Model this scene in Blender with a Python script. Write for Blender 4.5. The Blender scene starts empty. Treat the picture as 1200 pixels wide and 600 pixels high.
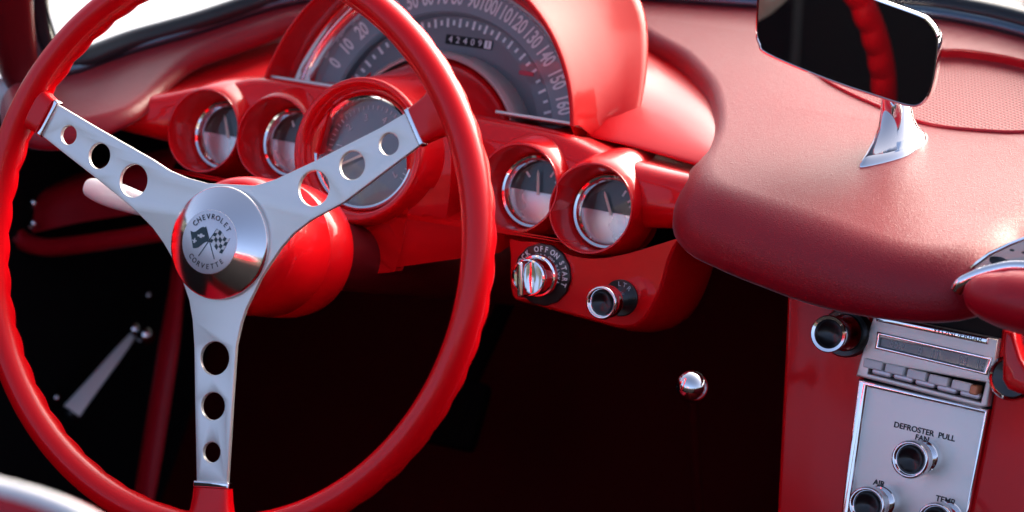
import bpy, bmesh, math, random
from mathutils import Vector as V, Matrix, Quaternion
from math import sin, cos, pi, radians as R
random.seed(7)
S = bpy.context.scene
COL = S.collection

# ------------------------------------------------------------------ camera
F = 2800.0
CAM = V((.870305, -1.227019, .54874))
yaw, pit = R(28), R(20.5)
FW = V((-sin(yaw)*cos(pit), cos(yaw)*cos(pit), -sin(pit)))
RT = V((cos(yaw), sin(yaw), 0))
UP = RT.cross(FW)
def ray(x, y): return FW + RT*((x-600)/F) + UP*((300-y)/F)
def on(q, P0, n):                      # where the sight line of a photo point meets a plane of the car
    d = ray(*q); n = V(n)
    return CAM + d*((V(P0)-CAM).dot(n)/d.dot(n))
def PY(q, y): return on(q, (0, y, 0), (0, 1, 0))
def PX(q, x): return on(q, (x, 0, 0), (1, 0, 0))
def PZ(q, z): return on(q, (0, 0, z), (0, 0, 1))

class Frame:                           # a tilted plane: x along the car's width, y up the plane, z towards the driver
    def __init__(s, o, tilt=0, az=0, axes=None):
        s.o = V(o)
        if axes: s.x, s.y, s.z = axes
        else:
            t, a = R(tilt), R(az)
            s.z = V((sin(a)*cos(t), -cos(a)*cos(t), sin(t)))
            s.x = V((cos(a), sin(a), 0)); s.y = s.z.cross(s.x)
        s.m = Matrix(((s.x.x, s.y.x, s.z.x, s.o.x), (s.x.y, s.y.y, s.z.y, s.o.y), (s.x.z, s.y.z, s.z.z, s.o.z), (0, 0, 0, 1)))
    def w(s, x, y, z=0): return s.o + s.x*x + s.y*y + s.z*z
    def px(s, q, z=0):                 # photo point -> local (x, y) at height z over the plane
        p = on(q, s.o + s.z*z, s.z) - s.o
        return (p.dot(s.x), p.dot(s.y))
    def at(s, x, y, z=0, rot=0):
        f = Frame(s.w(x, y, z), axes=(s.x*cos(rot)+s.y*sin(rot), s.y*cos(rot)-s.x*sin(rot), s.z)); return f

# ------------------------------------------------------------------ materials
def mat(name, base, rough=.4, metal=0, coat=0, coat_r=.03, spec=.5, emit=None, **k):
    m = bpy.data.materials.new(name); m.use_nodes = True
    b = m.node_tree.nodes['Principled BSDF']
    b.inputs['Base Color'].default_value = (*base, 1); b.inputs['Roughness'].default_value = rough
    b.inputs['Metallic'].default_value = metal; b.inputs['Coat Weight'].default_value = coat
    b.inputs['Coat Roughness'].default_value = coat_r; b.inputs['Specular IOR Level'].default_value = spec
    for kk, v in k.items(): b.inputs[kk.replace('_', ' ')].default_value = v
    return m
def nd(m, typ, **k):
    n = m.node_tree.nodes.new(typ)
    for a, v in k.items():
        if a in n.inputs: n.inputs[a].default_value = v
        else: setattr(n, a, v)
    return n
def lk(m, a, ao, b, bi): m.node_tree.links.new(a.outputs[ao], b.inputs[bi])
def grain(m, scale, strength, dist=.001, kind='noise', rough_var=0, col_var=0, stretch=None):
    b = m.node_tree.nodes['Principled BSDF']
    tc = nd(m, 'ShaderNodeTexCoord'); src, so = tc, 'Object'
    if stretch:
        mp = nd(m, 'ShaderNodeMapping'); mp.inputs['Scale'].default_value = stretch; lk(m, tc, 'Object', mp, 'Vector'); src, so = mp, 'Vector'
    if kind == 'leather':
        t = nd(m, 'ShaderNodeTexVoronoi', Scale=scale, feature='DISTANCE_TO_EDGE'); out = 'Distance'
        w = nd(m, 'ShaderNodeTexNoise', Scale=scale*.6, Detail=3.0)
        mx = nd(m, 'ShaderNodeMixRGB', blend_type='LINEAR_LIGHT', Fac=.004)
        lk(m, src, so, w, 'Vector'); lk(m, src, so, mx, 'Color1'); lk(m, w, 'Color', mx, 'Color2'); lk(m, mx, 'Color', t, 'Vector')
    else:
        t = nd(m, 'ShaderNodeTexNoise', Scale=scale, Detail=4.0); out = 'Fac'; lk(m, src, so, t, 'Vector')
    if strength:
        bp = nd(m, 'ShaderNodeBump', Strength=strength, Distance=dist); lk(m, t, out, bp, 'Height'); lk(m, bp, 'Normal', b, 'Normal')
    if rough_var or col_var:
        n2 = nd(m, 'ShaderNodeTexNoise', Scale=scale*.04 if not stretch else scale, Detail=5.0); lk(m, src, so, n2, 'Vector')
        if rough_var:
            mr = nd(m, 'ShaderNodeMapRange'); r0 = b.inputs['Roughness'].default_value
            mr.inputs['To Min'].default_value = max(.01, r0-rough_var); mr.inputs['To Max'].default_value = r0+rough_var
            lk(m, n2, 'Fac', mr, 'Value'); lk(m, mr, 'Result', b, 'Roughness')
        if col_var:
            c = b.inputs['Base Color'].default_value[:]
            cr = nd(m, 'ShaderNodeMixRGB'); lk(m, n2, 'Fac', cr, 'Fac')
            cr.inputs['Color1'].default_value = (*[x*(1-col_var) for x in c[:3]], 1); cr.inputs['Color2'].default_value = (*[min(1, x*(1+col_var)) for x in c[:3]], 1)
            lk(m, cr, 'Color', b, 'Base Color')
    return m
RED = (.72, .0008, .005)
M = {}
M['paintsoft'] = grain(mat('red_satin_paint', (.72, .0008, .006), .40, 0, .35, .12, .15), 60, .06, .002)
M['hoodpaint'] = grain(mat('red_hood_paint', (.56, .0007, .004), .4, 0, .26, .10, .08), 60, .04, .002)
M['paint'] = grain(mat('red_paint', RED, .35, 0, .6, .05, .15), 60, .04, .002)
M['rim'] = grain(mat('red_wheel_plastic', (.90, .0006, .006), .30, 0, .35, .10, .2), 90, .03, .001, rough_var=.05)
M['vinyl'] = grain(mat('red_vinyl', (.30, .0007, .010), .39, 0, .08, .2, .40, Sheen_Weight=.24, Sheen_Roughness=.3), 520, .32, .0010, 'leather', rough_var=.05)
M['softvinyl'] = grain(mat('red_smooth_vinyl', (.45, .002, .012), .38, 0, 0, .1, .4), 300, .1, .001, rough_var=.05)
M['grille'] = mat('perforated_vinyl', (.34, .002, .012), .45, 0, 0, .1, .36, Sheen_Weight=.1)
M['alu'] = grain(mat('brushed_aluminium', (.87, .83, .78), .38, .65), 500, .07, .0004, rough_var=.05, stretch=(1, 9, 1))
M['alud'] = grain(mat('brushed_grey_metal', (.80, .765, .715), .40, .75), 400, .07, .0005, rough_var=.06, stretch=(1, 12, 1))
M['chrome'] = grain(mat('chrome', (.88, .88, .90), .06, 1), 40, .03, .001, rough_var=.02)
M['hubchrome'] = grain(mat('turned_chrome', (.90, .90, .92), .11, 1), 120, .02, .0005, rough_var=.03)
M['ivory'] = mat('ivory_metal_disc', (.80, .79, .83), .35, .5)
M['black'] = grain(mat('black_plastic', (.008, .008, .009), .28, 0, .3), 150, .05, .001)
M['matblack'] = mat('matte_black', (.004, .004, .005), .7)
M['ink'] = mat('black_ink', (.012, .012, .016), .5)
M['flagink'] = mat('dark_teal_enamel', (.010, .035, .045), .3)
M['white'] = grain(mat('white_print', (.80, .80, .80), .5), 200, .02)
M['dim'] = mat('dim_print', (.52, .55, .58), .5)
M['dial'] = grain(mat('grey_dial', (.105, .125, .14), .42, 0, .25, .15), 400, .02, .0005, rough_var=.05)
M['dialring'] = grain(mat('pale_grey_dial', (.19, .215, .235), .45, 0, .15, .15), 400, .02, .0005, rough_var=.05)
M['dialblack'] = mat('black_dial', (.006, .006, .007), .35, 0, .4, .1)
M['silver'] = grain(mat('silver_dial', (.70, .71, .70), .28, .7), 200, .02, .0005, rough_var=.08)
M['tachgrey'] = grain(mat('tach_dial', (.15, .16, .17), .30, .5, .5, .05), 200, .02, .0005)
M['needle'] = mat('cream_needle', (.75, .68, .55), .4)
M['redmark'] = mat('red_lamp_lens', (.5, .02, .05), .4)
M['mirror'] = mat('mirror_glass', (.085, .09, .10), .015, .92)
M['rubber'] = grain(mat('dark_rubber', (.006, .013, .017), .35), 100, .05)
M['bluegrey'] = mat('weathered_steel_strip', (.10, .15, .19), .30, .9)
M['body'] = grain(mat('white_body_paint', (.80, .80, .79), .25, 0, 1, .02), 3, .01)
M['piping'] = grain(mat('white_vinyl_piping', (.82, .82, .82), .35), 100, .05)
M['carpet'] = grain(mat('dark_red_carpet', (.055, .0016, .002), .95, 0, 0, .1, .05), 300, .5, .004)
M['shadedark'] = grain(mat('shade_charcoal', (.012, .011, .012), .95, 0, 0, .1, .05), 300, .4, .004)  # near-black base puts shade into the door and darkens the mirror's reflection
M['darkred'] = grain(mat('dark_maroon_vinyl', (.13, .0015, .005), .42, 0, 0, .1, .4), 300, .1, .001)
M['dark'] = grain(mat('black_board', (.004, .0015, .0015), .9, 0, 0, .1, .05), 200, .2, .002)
M['ground'] = grain(mat('dark_asphalt', (.06, .06, .062), .8), 3, .2, .01, col_var=.1)
M['taupe'] = grain(mat('warm_reflect_aluminium', (.42, .36, .33), .28, .9), 60, .05)  # aluminium with its warm taupe reflection put into the base colour
M['crank'] = grain(mat('sky_whitened_metal', (.92, .92, .90), .3, .2), 80, .03)  # whitish, barely metallic base stands in for sky reflected by the chrome arm
M['amber'] = mat('worn_orange_plastic', (.75, .30, .14), .4)
M['button'] = grain(mat('push_button_white', (.93, .93, .92), .28, 0), 200, .02)
M['glassy'] = mat('smoky_dial_glass', (.085, .11, .125), .12, 0, 1, .03)
# perforation pattern of the speaker cover: fine dimples in rows
def perforate(m, size=.0034, rot=25):
    b = m.node_tree.nodes['Principled BSDF']
    tc = nd(m, 'ShaderNodeTexCoord'); mp = nd(m, 'ShaderNodeMapping')
    mp.inputs['Rotation'].default_value = (0, 0, R(rot)); mp.inputs['Scale'].default_value = (1/size,)*3
    lk(m, tc, 'Object', mp, 'Vector')
    sn = []
    sp = nd(m, 'ShaderNodeSeparateXYZ'); lk(m, mp, 'Vector', sp, 'Vector')
    for ax in ('X', 'Y'):
        mu = nd(m, 'ShaderNodeMath', operation='MULTIPLY'); mu.inputs[1].default_value = 2*pi; lk(m, sp, ax, mu, 0)
        s = nd(m, 'ShaderNodeMath', operation='SINE'); lk(m, mu, 'Value', s, 0); sn.append(s)
    ad = nd(m, 'ShaderNodeMath', operation='ADD'); lk(m, sn[0], 'Value', ad, 0); lk(m, sn[1], 'Value', ad, 1)
    gt = nd(m, 'ShaderNodeMapRange'); gt.inputs['From Min'].default_value = .5; gt.inputs['From Max'].default_value = 1.3; lk(m, ad, 'Value', gt, 'Value')
    mx = nd(m, 'ShaderNodeMixRGB'); c = b.inputs['Base Color'].default_value[:]
    mx.inputs['Color1'].default_value = c; mx.inputs['Color2'].default_value = (c[0]*.5, c[1]*.5, c[2]*.5, 1)
    lk(m, gt, 'Result', mx, 'Fac'); lk(m, mx, 'Color', b, 'Base Color')
    inv = nd(m, 'ShaderNodeMath', operation='SUBTRACT'); inv.inputs[0].default_value = 1; lk(m, gt, 'Result', inv, 1)
    bp = nd(m, 'ShaderNodeBump', Strength=.7, Distance=.002); lk(m, inv, 'Value', bp, 'Height'); lk(m, bp, 'Normal', b, 'Normal')
perforate(M['grille'])
# clear glass sheet: mostly see-through with a faint Fresnel reflection
def glass_mat(name, tint, refl=.06):
    m = bpy.data.materials.new(name); m.use_nodes = True; nt = m.node_tree; nt.nodes.clear()
    o = nd(m, 'ShaderNodeOutputMaterial'); mx = nd(m, 'ShaderNodeMixShader'); t = nd(m, 'ShaderNodeBsdfTransparent'); g = nd(m, 'ShaderNodeBsdfGlossy')
    t.inputs['Color'].default_value = (*tint, 1); g.inputs['Roughness'].default_value = .02
    fr = nd(m, 'ShaderNodeFresnel'); fr.inputs['IOR'].default_value = 1.0+refl*6
    lk(m, fr, 'Fac', mx, 'Fac'); lk(m, t, 'BSDF', mx, 1); lk(m, g, 'BSDF', mx, 2); lk(m, mx, 'Shader', o, 'Surface'); return m
M['glass'] = glass_mat('windscreen_glass', (.93, .96, .95))
M['lens'] = glass_mat('gauge_lens', (.94, .95, .95), .07)

# ------------------------------------------------------------------ object helpers
def thing(name, label, cat, loc, group=None):
    o = bpy.data.objects.new(name, None); COL.objects.link(o); o.location = loc; o.empty_display_size = .05
    o['label'] = label; o['category'] = cat
    if group: o['group'] = group
    return o
def obj(name, me, m, parent=None, label=None, smooth=40, kind=None):
    me.name = name
    if m: me.materials.clear(); me.materials.append(m)
    for p in me.polygons: p.use_smooth = True
    me.set_sharp_from_angle(angle=R(smooth))
    o = bpy.data.objects.new(name, me); COL.objects.link(o)
    if parent:
        o.parent = parent
        if parent.type == 'EMPTY': o.matrix_parent_inverse = Matrix.Translation(-parent.location)
        o.location = (0, 0, 0)
    if label: o['label'] = label
    if kind: o['kind'] = kind
    return o
def mesh(v, f):
    me = bpy.data.meshes.new('m'); me.from_pydata([tuple(p) for p in v], [], f); me.update()
    bm = bmesh.new(); bm.from_mesh(me); bmesh.ops.recalc_face_normals(bm, faces=bm.faces); bm.to_mesh(me); bm.free(); return me
def join(ms):
    bm = bmesh.new()
    for m in ms: bm.from_mesh(m)
    me = bpy.data.meshes.new('m'); bm.to_mesh(me); bm.free()
    return me
def ev(ob):
    COL.objects.link(ob); dg = bpy.context.evaluated_depsgraph_get(); dg.update()
    me = bpy.data.meshes.new_from_object(ob.evaluated_get(dg)); d = ob.data
    bpy.data.objects.remove(ob); return me
def mod(me, *mods):
    ob = bpy.data.objects.new('t', me)
    for typ, kw in mods:
        md = ob.modifiers.new('x', typ)
        for a, b in kw.items(): setattr(md, a, b)
    return ev(ob)
def plate(fr, loops, t, bevel=0, z=0, res=2):        # flat sheet with holes; front face at z, thickness t going back
    cu = bpy.data.curves.new('c', 'CURVE'); cu.dimensions = '2D'; cu.fill_mode = 'BOTH'
    cu.extrude = max(t/2-bevel, 0); cu.bevel_depth = bevel; cu.bevel_resolution = res; cu.offset = -bevel
    for lp in loops:
        s = cu.splines.new('POLY'); s.points.add(len(lp)-1)
        for p, q in zip(s.points, lp): p.co = (q[0], q[1], 0, 1)
        s.use_cyclic_u = True
    me = ev(bpy.data.objects.new('c', cu)); bpy.data.curves.remove(cu)
    me.transform(fr.m @ Matrix.Translation((0, 0, z-t/2)))
    bm = bmesh.new(); bm.from_mesh(me); bmesh.ops.remove_doubles(bm, verts=bm.verts, dist=1e-6); bm.to_mesh(me); bm.free()
    return me
def text(fr, s, x, y, size, z=.0004, rot=0, sx=1, bold=0):
    cu = bpy.data.curves.new('t', 'FONT'); cu.body = s; cu.size = size; cu.align_x = 'CENTER'; cu.align_y = 'CENTER'; cu.extrude = .00012; cu.offset = bold; cu.resolution_u = 3
    me = ev(bpy.data.objects.new('t', cu)); bpy.data.curves.remove(cu)
    me.transform(fr.m @ Matrix.Translation((x, y, z)) @ Matrix.Rotation(rot, 4, 'Z') @ Matrix.Diagonal((sx, 1, 1, 1))); return me
def circle(cx, cy, r, n=40, r2=None): return [(cx+r*cos(2*pi*i/n), cy+(r2 or r)*sin(2*pi*i/n)) for i in range(n)]
def rrect(x0, y0, x1, y1, r, n=5):
    o = []
    for cx, cy, a in ((x1-r, y1-r, 0), (x0+r, y1-r, 90), (x0+r, y0+r, 180), (x1-r, y0+r, 270)):
        for i in range(n+1): t = R(a+90*i/n); o.append((cx+r*cos(t), cy+r*sin(t)))
    return o
def crom(pts, n=8, closed=False):                    # Catmull-Rom through points (any dimension)
    P = [V(p) for p in pts]; L = len(P); out = []
    for i in range(L if closed else L-1):
        a, b, c, d = (P[(i+k) % L] if closed else P[min(max(i+k, 0), L-1)] for k in (-1, 0, 1, 2))
        for j in range(n):
            t = j/n; out.append(.5*((2*b)+(c-a)*t+(2*a-5*b+4*c-d)*t*t+(3*b-a-3*c+d)*t**3))
    if not closed: out.append(P[-1])
    return out
def lathe(fr, prof, n=64, cap=False):                # prof: (radius, z) list in the frame
    v, f = [], []
    for r, z in prof:
        for i in range(n): a = 2*pi*i/n; v.append(fr.w(r*cos(a), r*sin(a), z))
    for k in range(len(prof)-1):
        for i in range(n): j = (i+1) % n; f.append((k*n+i, k*n+j, (k+1)*n+j, (k+1)*n+i))
    if cap: f.append(tuple(range((len(prof)-1)*n, len(prof)*n)))
    if cap == 2: f.append(tuple(range(n))[::-1])
    return mesh(v, f)
def loft(rings, closed=True, caps=False):
    n = len(rings[0]); v = [p for r in rings for p in r]; f = []
    for k in range(len(rings)-1):
        for i in range(n if closed else n-1): j = (i+1) % n; f.append((k*n+i, k*n+j, (k+1)*n+j, (k+1)*n+i))
    if caps: f.append(tuple(range(n))); f.append(tuple(range((len(rings)-1)*n, len(rings)*n)))
    return mesh(v, f)
def patch(rows, nu=6, nv=6, thick=0, off=-1):        # smooth sheet through a grid of points
    g = [crom(r, nu) for r in rows]
    cols = [crom([g[k][i] for k in range(len(g))], nv) for i in range(len(g[0]))]
    me = loft(cols, closed=False)
    if thick: me = mod(me, ('SOLIDIFY', dict(thickness=thick, offset=off)))
    return me
def tube(path, rad, n=14, closed=False, flat=1, upv=V((0, 0, 1))):
    P = [V(p) for p in path]; rings = []
    for i, p in enumerate(P):
        a = P[i-1] if (i or closed) else p; b = P[(i+1) % len(P)] if (i < len(P)-1 or closed) else p
        t = (b-a).normalized(); x = t.cross(upv).normalized(); y = x.cross(t)
        r = rad[i] if isinstance(rad, (list, tuple)) else rad
        rings.append([p + x*r*cos(2*pi*k/n) + y*r*flat*sin(2*pi*k/n) for k in range(n)])
    if closed: rings.append(rings[0])
    return loft(rings, caps=not closed)
def box(fr, x0, y0, x1, y1, z0, z1, bev=.001, r=.0008): return plate(fr, [rrect(x0, y0, x1, y1, r)], z1-z0, bev, z1)
def ball(c, r, n=24, s=(1, 1, 1)):
    me = bpy.data.meshes.new('b'); bm = bmesh.new(); bmesh.ops.create_uvsphere(bm, u_segments=n, v_segments=n//2, radius=r); bm.to_mesh(me); bm.free()
    me.transform(Matrix.Translation(c) @ Matrix.Diagonal((*s, 1))); return me

# ================================================================== STEERING WHEEL
W = Frame((0, 0, 0), 21.43, .25)
wheel = thing('steering_wheel', 'red rimmed three spoke steering wheel with drilled brushed metal spokes', 'steering wheel', (0, 0, 0))
RW = .19
def wpx(q, z=0): return W.px(q, z)
rings = []
NB = 52; NS = NB*10
for i in range(NS):
    a = 2*pi*i/NS; ph = (i % 10)/10
    bump = .0038*(1-abs(2*ph-1)**1.6) - .0008
    ring = []
    for k in range(18):
        t = 2*pi*k/18; c, s = cos(t), sin(t)
        rr, zz = .0103*c, .0120*s
        if s < 0: zz -= bump*(-s)**1.5; rr *= 1+.12*bump/.003*(-s)*abs(c)
        ring.append(W.w((RW+rr)*cos(a), (RW+rr)*sin(a), zz))
    rings.append(ring)
rings.append(rings[0])
rim_me = [loft(rings)]
# spoke plate outline, traced on the wheel's plane
out = [(300,217.5),(325,210),(345,200.5),(370,189),(447,150),(479,131),(496,168),(405,237),(366,258),(345,274),(331,290),(318,309),(307,326),(299,343),(290,361),(284,378),(278,405),(273.5,470),(267.5,568),(232,568),(230,470),(229,405),(227,375),(223,352),(215,328),(205,306),(193,285),(180,267),(162,249),(140,230),(115,210),(50,159),(68,122),(115,150),(180,187),(200,200),(220,208.5),(244,215)]
loops = [[wpx(q) for q in out]]
for q, r in (((82,158.5),.0066),((118,183),.0088),((158,212),.0112),((369,221),.0116),((414,194),.0094),((457,169),.0072),((253,420),.0112),((251,476),.0092),((249.5,530),.0068)):
    loops.append(circle(*wpx(q), r))
obj('spoke_plate', plate(W, loops, .0034, .0006, .0017), M['alu'], wheel, 'brushed metal three armed plate with three holes in each arm')
for (qa, qb) in (((48,157),(69,121)), ((479,130),(496,169)), ((231,568),(269,568))):
    a, b = V(wpx(qa)), V(wpx(qb)); mid = (a+b)/2; d = mid.normalized(); p = V((-d.y, d.x)); hw = abs((b-a).dot(p))/2+.0012
    f = Frame(W.w(mid.x, mid.y), axes=(W.x*p.x+W.y*p.y, W.x*d.x+W.y*d.y, W.z))
    f.z = f.x.cross(f.y); f = Frame(f.o, axes=(f.x, f.y, f.z))
    obj('spoke_clamp', box(f, -hw, -.0022, hw, .0022, -.0036, .0036, .0012, .001), M['chrome'], wheel)
    L = RW - mid.length
    def sock(w0, w1): return
    prof = [(0, hw-.0004, .0058), (L*.25, hw+.0002, .0062), (L*.5, hw+.0014, .0070), (L*.75, hw+.005, .0082), (L*.95, hw+.013, .0085)]
    rgs = []
    for (yy, w_, h_) in prof:
        rg = []
        for k in range(28):
            t = 2*pi*k/28; c, s = cos(t), sin(t)
            e = .45
            rg.append(f.w(w_*math.copysign(abs(c)**e, c), yy+.0022 - (L*.0 if yy < L*.9 else 0), h_*math.copysign(abs(s)**e, s)))
        rgs.append(rg)
    rim_me.append(loft(rgs, caps=True))
obj('rim', join(rim_me), M['rim'], wheel, 'glossy red rim with finger grip scallops on its far side', smooth=60)
# hub cap: thick chrome disc with a conical face and a flat emblem disc
hub = obj('hub_cap', lathe(W, [(.036, .0015), (.0376, .0022), (.0379, .0045), (.0374, .0058), (.0366, .0063), (.0216, .0158), (.0211, .0160)], 96), M['hubchrome'], wheel)
emb = obj('emblem_disc', lathe(W, [(.0213, .0148), (.0213, .0163), (.0209, .0166), (0.0001, .0166)], 64), M['ivory'], hub)
E = W.at(0, 0, .0166)
ms = []
for i, ch in enumerate('CHEVROLET'):
    a = R(90+52-13*i); ms.append(text(E, ch, .0166*cos(a), .0166*sin(a), .0050, .0002, a-pi/2, .95))
for i, ch in enumerate('CORVETTE'):
    a = R(270-46+13.2*i); ms.append(text(E, ch, .0166*cos(a), .0166*sin(a), .0048, .0002, a+pi/2, .9))
obj('emblem_lettering', join(ms), M['ink'], hub)
ms = []; wh = []
def flag(sx, chk):
    for_pole = [(-.0065*sx, -.0105), (-.0060*sx, -.0107), (.0048*sx, .0092), (.0042*sx, .0094)]
    ms.append(plate(E, [for_pole if sx > 0 else for_pole[::-1]], .0002, 0, .0003))
    def fp(u, v):                       # u along the flag, v down the pole
        wv = .0010*sin(u*2.2*pi)
        bx, by = .0045*sx, .0088
        px_, py_ = -.0042*v, -.0088*v
        return (bx+sx*px_+sx*.0112*u, by+py_-.0046*u+wv*(1-.2*v)-.002*v*u)
    N = 10
    top = [fp(i/N, 0) for i in range(N+1)]; bot = [fp(i/N, 1) for i in range(N+1)]
    ms.append(plate(E, [top+bot[::-1]], .0002, 0, .00035))
    if chk:
        for i in range(5):
            for j in range(4):
                if (i+j) % 2 == 0: wh.append(plate(E, [[fp(i/5, j/4), fp((i+1)/5, j/4), fp((i+1)/5, (j+1)/4), fp(i/5, (j+1)/4)]], .0002, 0, .0006))
    else:                               # bow-tie mark and a lily on the plain flag
        c = fp(.38, .48); k = .0019
        bt = [(-1.5, .35), (-.55, .35), (-.4, .75), (.4, .75), (.55, .35), (1.5, .35), (1.3, -.35), (.55, -.35), (.4, -.75), (-.4, -.75), (-.55, -.35), (-1.3, -.35)]
        wh.append(plate(E, [[(c[0]+x*k, c[1]+y*k+.08*x*k) for x, y in bt]], .0002, 0, .0006))
        c = fp(.80, .55); k = .0022
        lily = [(0, 1), (.3, .4), (.25, .1), (.8, .35), (.7, -.1), (.3, -.2), (.35, -.7), (0, -.5), (-.35, -.7), (-.3, -.2), (-.7, -.1), (-.8, .35), (-.25, .1), (-.3, .4)]
        wh.append(plate(E, [[(c[0]+x*k, c[1]+y*k) for x, y in lily]], .0002, 0, .0006))
flag(1, True); flag(-1, False)
obj('crossed_flags', join(ms), M['flagink'], hub)
obj('flag_marks', join(wh), M['white'], hub)

# ================================================================== STEERING COLUMN
colm = thing('steering_column', 'glossy red bell shaped steering column cover behind the wheel hub', 'steering column', (0, .05, -.02))
obj('column_bell', lathe(W, [(.020, -.004), (.036, -.006), (.0425, -.010), (.0458, -.018), (.0472, -.030), (.0474, -.0605), (.0469, -.0612), (.0469, -.0622), (.0474, -.0630), (.0474, -.085), (.0460, -.095), (.042, -.101), (.036, -.104)], 96), M['paint'], colm)
obj('column_tube', lathe(W, [(.036, -.1035), (.026, -.106), (.025, -.16), (.025, -.45)], 48), M['darkred'], colm)
tip = PX((106, 222), -.155); 
base = V((-.03, tip.y-.02, tip.z-.018))
lev = obj('signal_lever', tube([base, base.lerp(tip, .5), tip+V((.045, .002, -.004))], .0035), M['chrome'], colm)
kn = crom([tip+V((.052, -.0, -.005)), tip+V((.03, 0, -.002)), tip+V((.012, 0, 0)), tip+V((-.002, 0, .0015))], 5)
obj('lever_knob', tube(kn, [.004+.0055*sin(pi*min(1, .12+.8*i/(len(kn)-1)))**.7 for i in range(len(kn))], 18), M['piping'], lev, 'white paddle shaped lever knob')

# ================================================================== DASHBOARD
dash = thing('dashboard', 'red dashboard with cupped gauges, hooded speedometer and grained vinyl pad', 'dashboard', (0, .25, -.05))
TG = 22
# ---- pad: a sloping vinyl top with rolled edges, a cut-out round the instruments and a sunk speaker panel
pn = V((0, -.131, 1)).normalized()
PAD = Frame((0, .225, .02), axes=(V((1, 0, 0)), pn.cross(V((1, 0, 0))), pn))
bnd = [  # (photo point on the top plane, roll radius)
 ((20,100),.012),((62,88),.010),((90,79),.008),((150,58),.006),((220,38),.006),((350,0),.006),((520,-16),.006),((700,-6),.006),((875,6),.006),((1050,16),.006),((1120,24),.006),((1200,43),.006),((1300,78),.006),((1420,130),.006),
 ((1420,190),.02),((1330,196),.02),((1260,212),.02),((1205,233),.021),((1168,253),.026),((1140,272),.034),((1112,284),.036),((1075,284),.037),((1030,272),.040),((985,257),.042),((937,241),.042),((885,224),.041),((848,210),.038),((838,192),.026),((846,170),.016),((853,147),.012),((852,120),.011),((842,92),.012),((815,62),.013),((785,44),.013),((745,24),.013),((690,12),.012),((600,4),.012),((520,2),.012),((420,8),.011),((341,14),.012),((300,26),.014),((266,36),.015),((240,47),.014),((212,63),.012),((185,85),.011),((160,111),.011),((132,128),.012),((75,138),.018),((30,128),.018)]
pl2 = [PAD.px(q) for q, r in bnd]
sm = crom([(x, y, r) for (x, y), (q, r) in zip(pl2, bnd)], 6, closed=True)
sgn = sum(a.x*b.y-b.x*a.y for a, b in zip(sm, sm[1:]+sm[:1]))
if sgn < 0: sm = sm[::-1]
N = len(sm)
nrm = []
for i in range(N):
    t = (sm[(i+2) % N]-sm[i-2]); n_ = V((t.y, -t.x, 0)).normalized(); nrm.append(n_)
for _ in range(3): nrm = [(nrm[i-1]+nrm[i]*2+nrm[(i+1) % N]).normalized() for i in range(N)]
gl = [(950,72),(1000,58),(1050,55),(1102,59),(1140,61),(1200,72),(1290,100),(1330,130),(1290,150),(1200,155),(1158,154),(1105,149),(1070,141),(1032,126),(990,107),(962,90)]
g2 = [PAD.px(q) for q in gl]; gs = [(p.x, p.y) for p in crom([(x, y, 0) for x, y in g2], 5, closed=True)]
top = plate(PAD, [[(p.x, p.y) for p in sm], gs], .0, 0, 0)
rngs = []
for k in range(11):
    a = pi*.5*min(k, 8)/8; rg = []
    for i in range(N):
        p = sm[i]; r = p.z
        o_ = r*sin(a) if k <= 8 else r*(.93 if k == 9 else .5)
        h_ = -r*(1-cos(a)) if k <= 8 else (-r*1.10 if k == 9 else -r*1.2)
        rg.append(PAD.w(p.x+nrm[i].x*o_, p.y+nrm[i].y*o_, h_))
    rngs.append(rg)
skirt = loft(rngs)
pm = join([top, skirt])
bm = bmesh.new(); bm.from_mesh(pm); bmesh.ops.remove_doubles(bm, verts=bm.verts, dist=2e-5); bm.to_mesh(pm); bm.free()
pad = obj('dash_pad', pm, M['vinyl'], dash, 'grained dark red vinyl dash top with rolled edges', smooth=75)
gcx = sum(p[0] for p in gs)/len(gs); gcy = sum(p[1] for p in gs)/len(gs)
def gshr(k, h): return [PAD.w(gcx+(x-gcx)*k, gcy+(y-gcy)*k, h) for x, y in gs]
wall = loft([gshr(1.0, 0), gshr(1.0, -.006)])
gm = plate(PAD, [gs], .001, 0, -.0055)
obj('speaker_panel', gm, M['grille'], pad, 'oval perforated vinyl speaker cover sunk in the dash top')
obj('speaker_bead', join([wall, tube([PAD.w(x, y, .0004) for x, y in gs], .0014, 8, closed=True, upv=pn)]), M['softvinyl'], pad)

# ---- painted instrument panel: body under the pad, fairing the gauge cups
def prof_at(X, k, zc, yf, thick):
    # closed-ish section, front to back
    return [V((X, yf+.13, zc-thick*1.0)), V((X, yf+.05, zc-thick*1.0)), V((X, yf+.012, zc-thick*.82)), V((X, yf, zc-thick*.2)), V((X, yf+.004, zc+thick*.42)), V((X, yf+.010, zc+thick*(.5+.3*k))), V((X, yf+.022, zc+thick*k)), V((X, yf+.045, zc+thick*(.7*k+.1))), V((X, yf+.072, zc+thick*.64)), V((X, yf+.11, zc+thick*.62)), V((X, yf+.20, zc+thick*.8))]
def body(st):
    rows = [crom(prof_at(*s), 14) for s in st]
    cols = [crom([r[i] for r in rows], 18) for i in range(len(rows[0]))]
    return loft(cols, closed=False)
panel_ms = []
panel_ms.append(body([(-.268, .85, .001, .190, .002), (-.250, .85, .000, .190, .009), (-.230, .85, -.001, .194, .0155), (-.205, .85, -.002, .203, .0215), (-.185, .9, -.003, .213, .0265), (-.160, .95, -.003, .222, .030), (-.13, 1.13, -.002, .226, .030), (-.05, 1.13, -.002, .228, .030), (0, 1.13, -.002, .23, .030)]))
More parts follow.
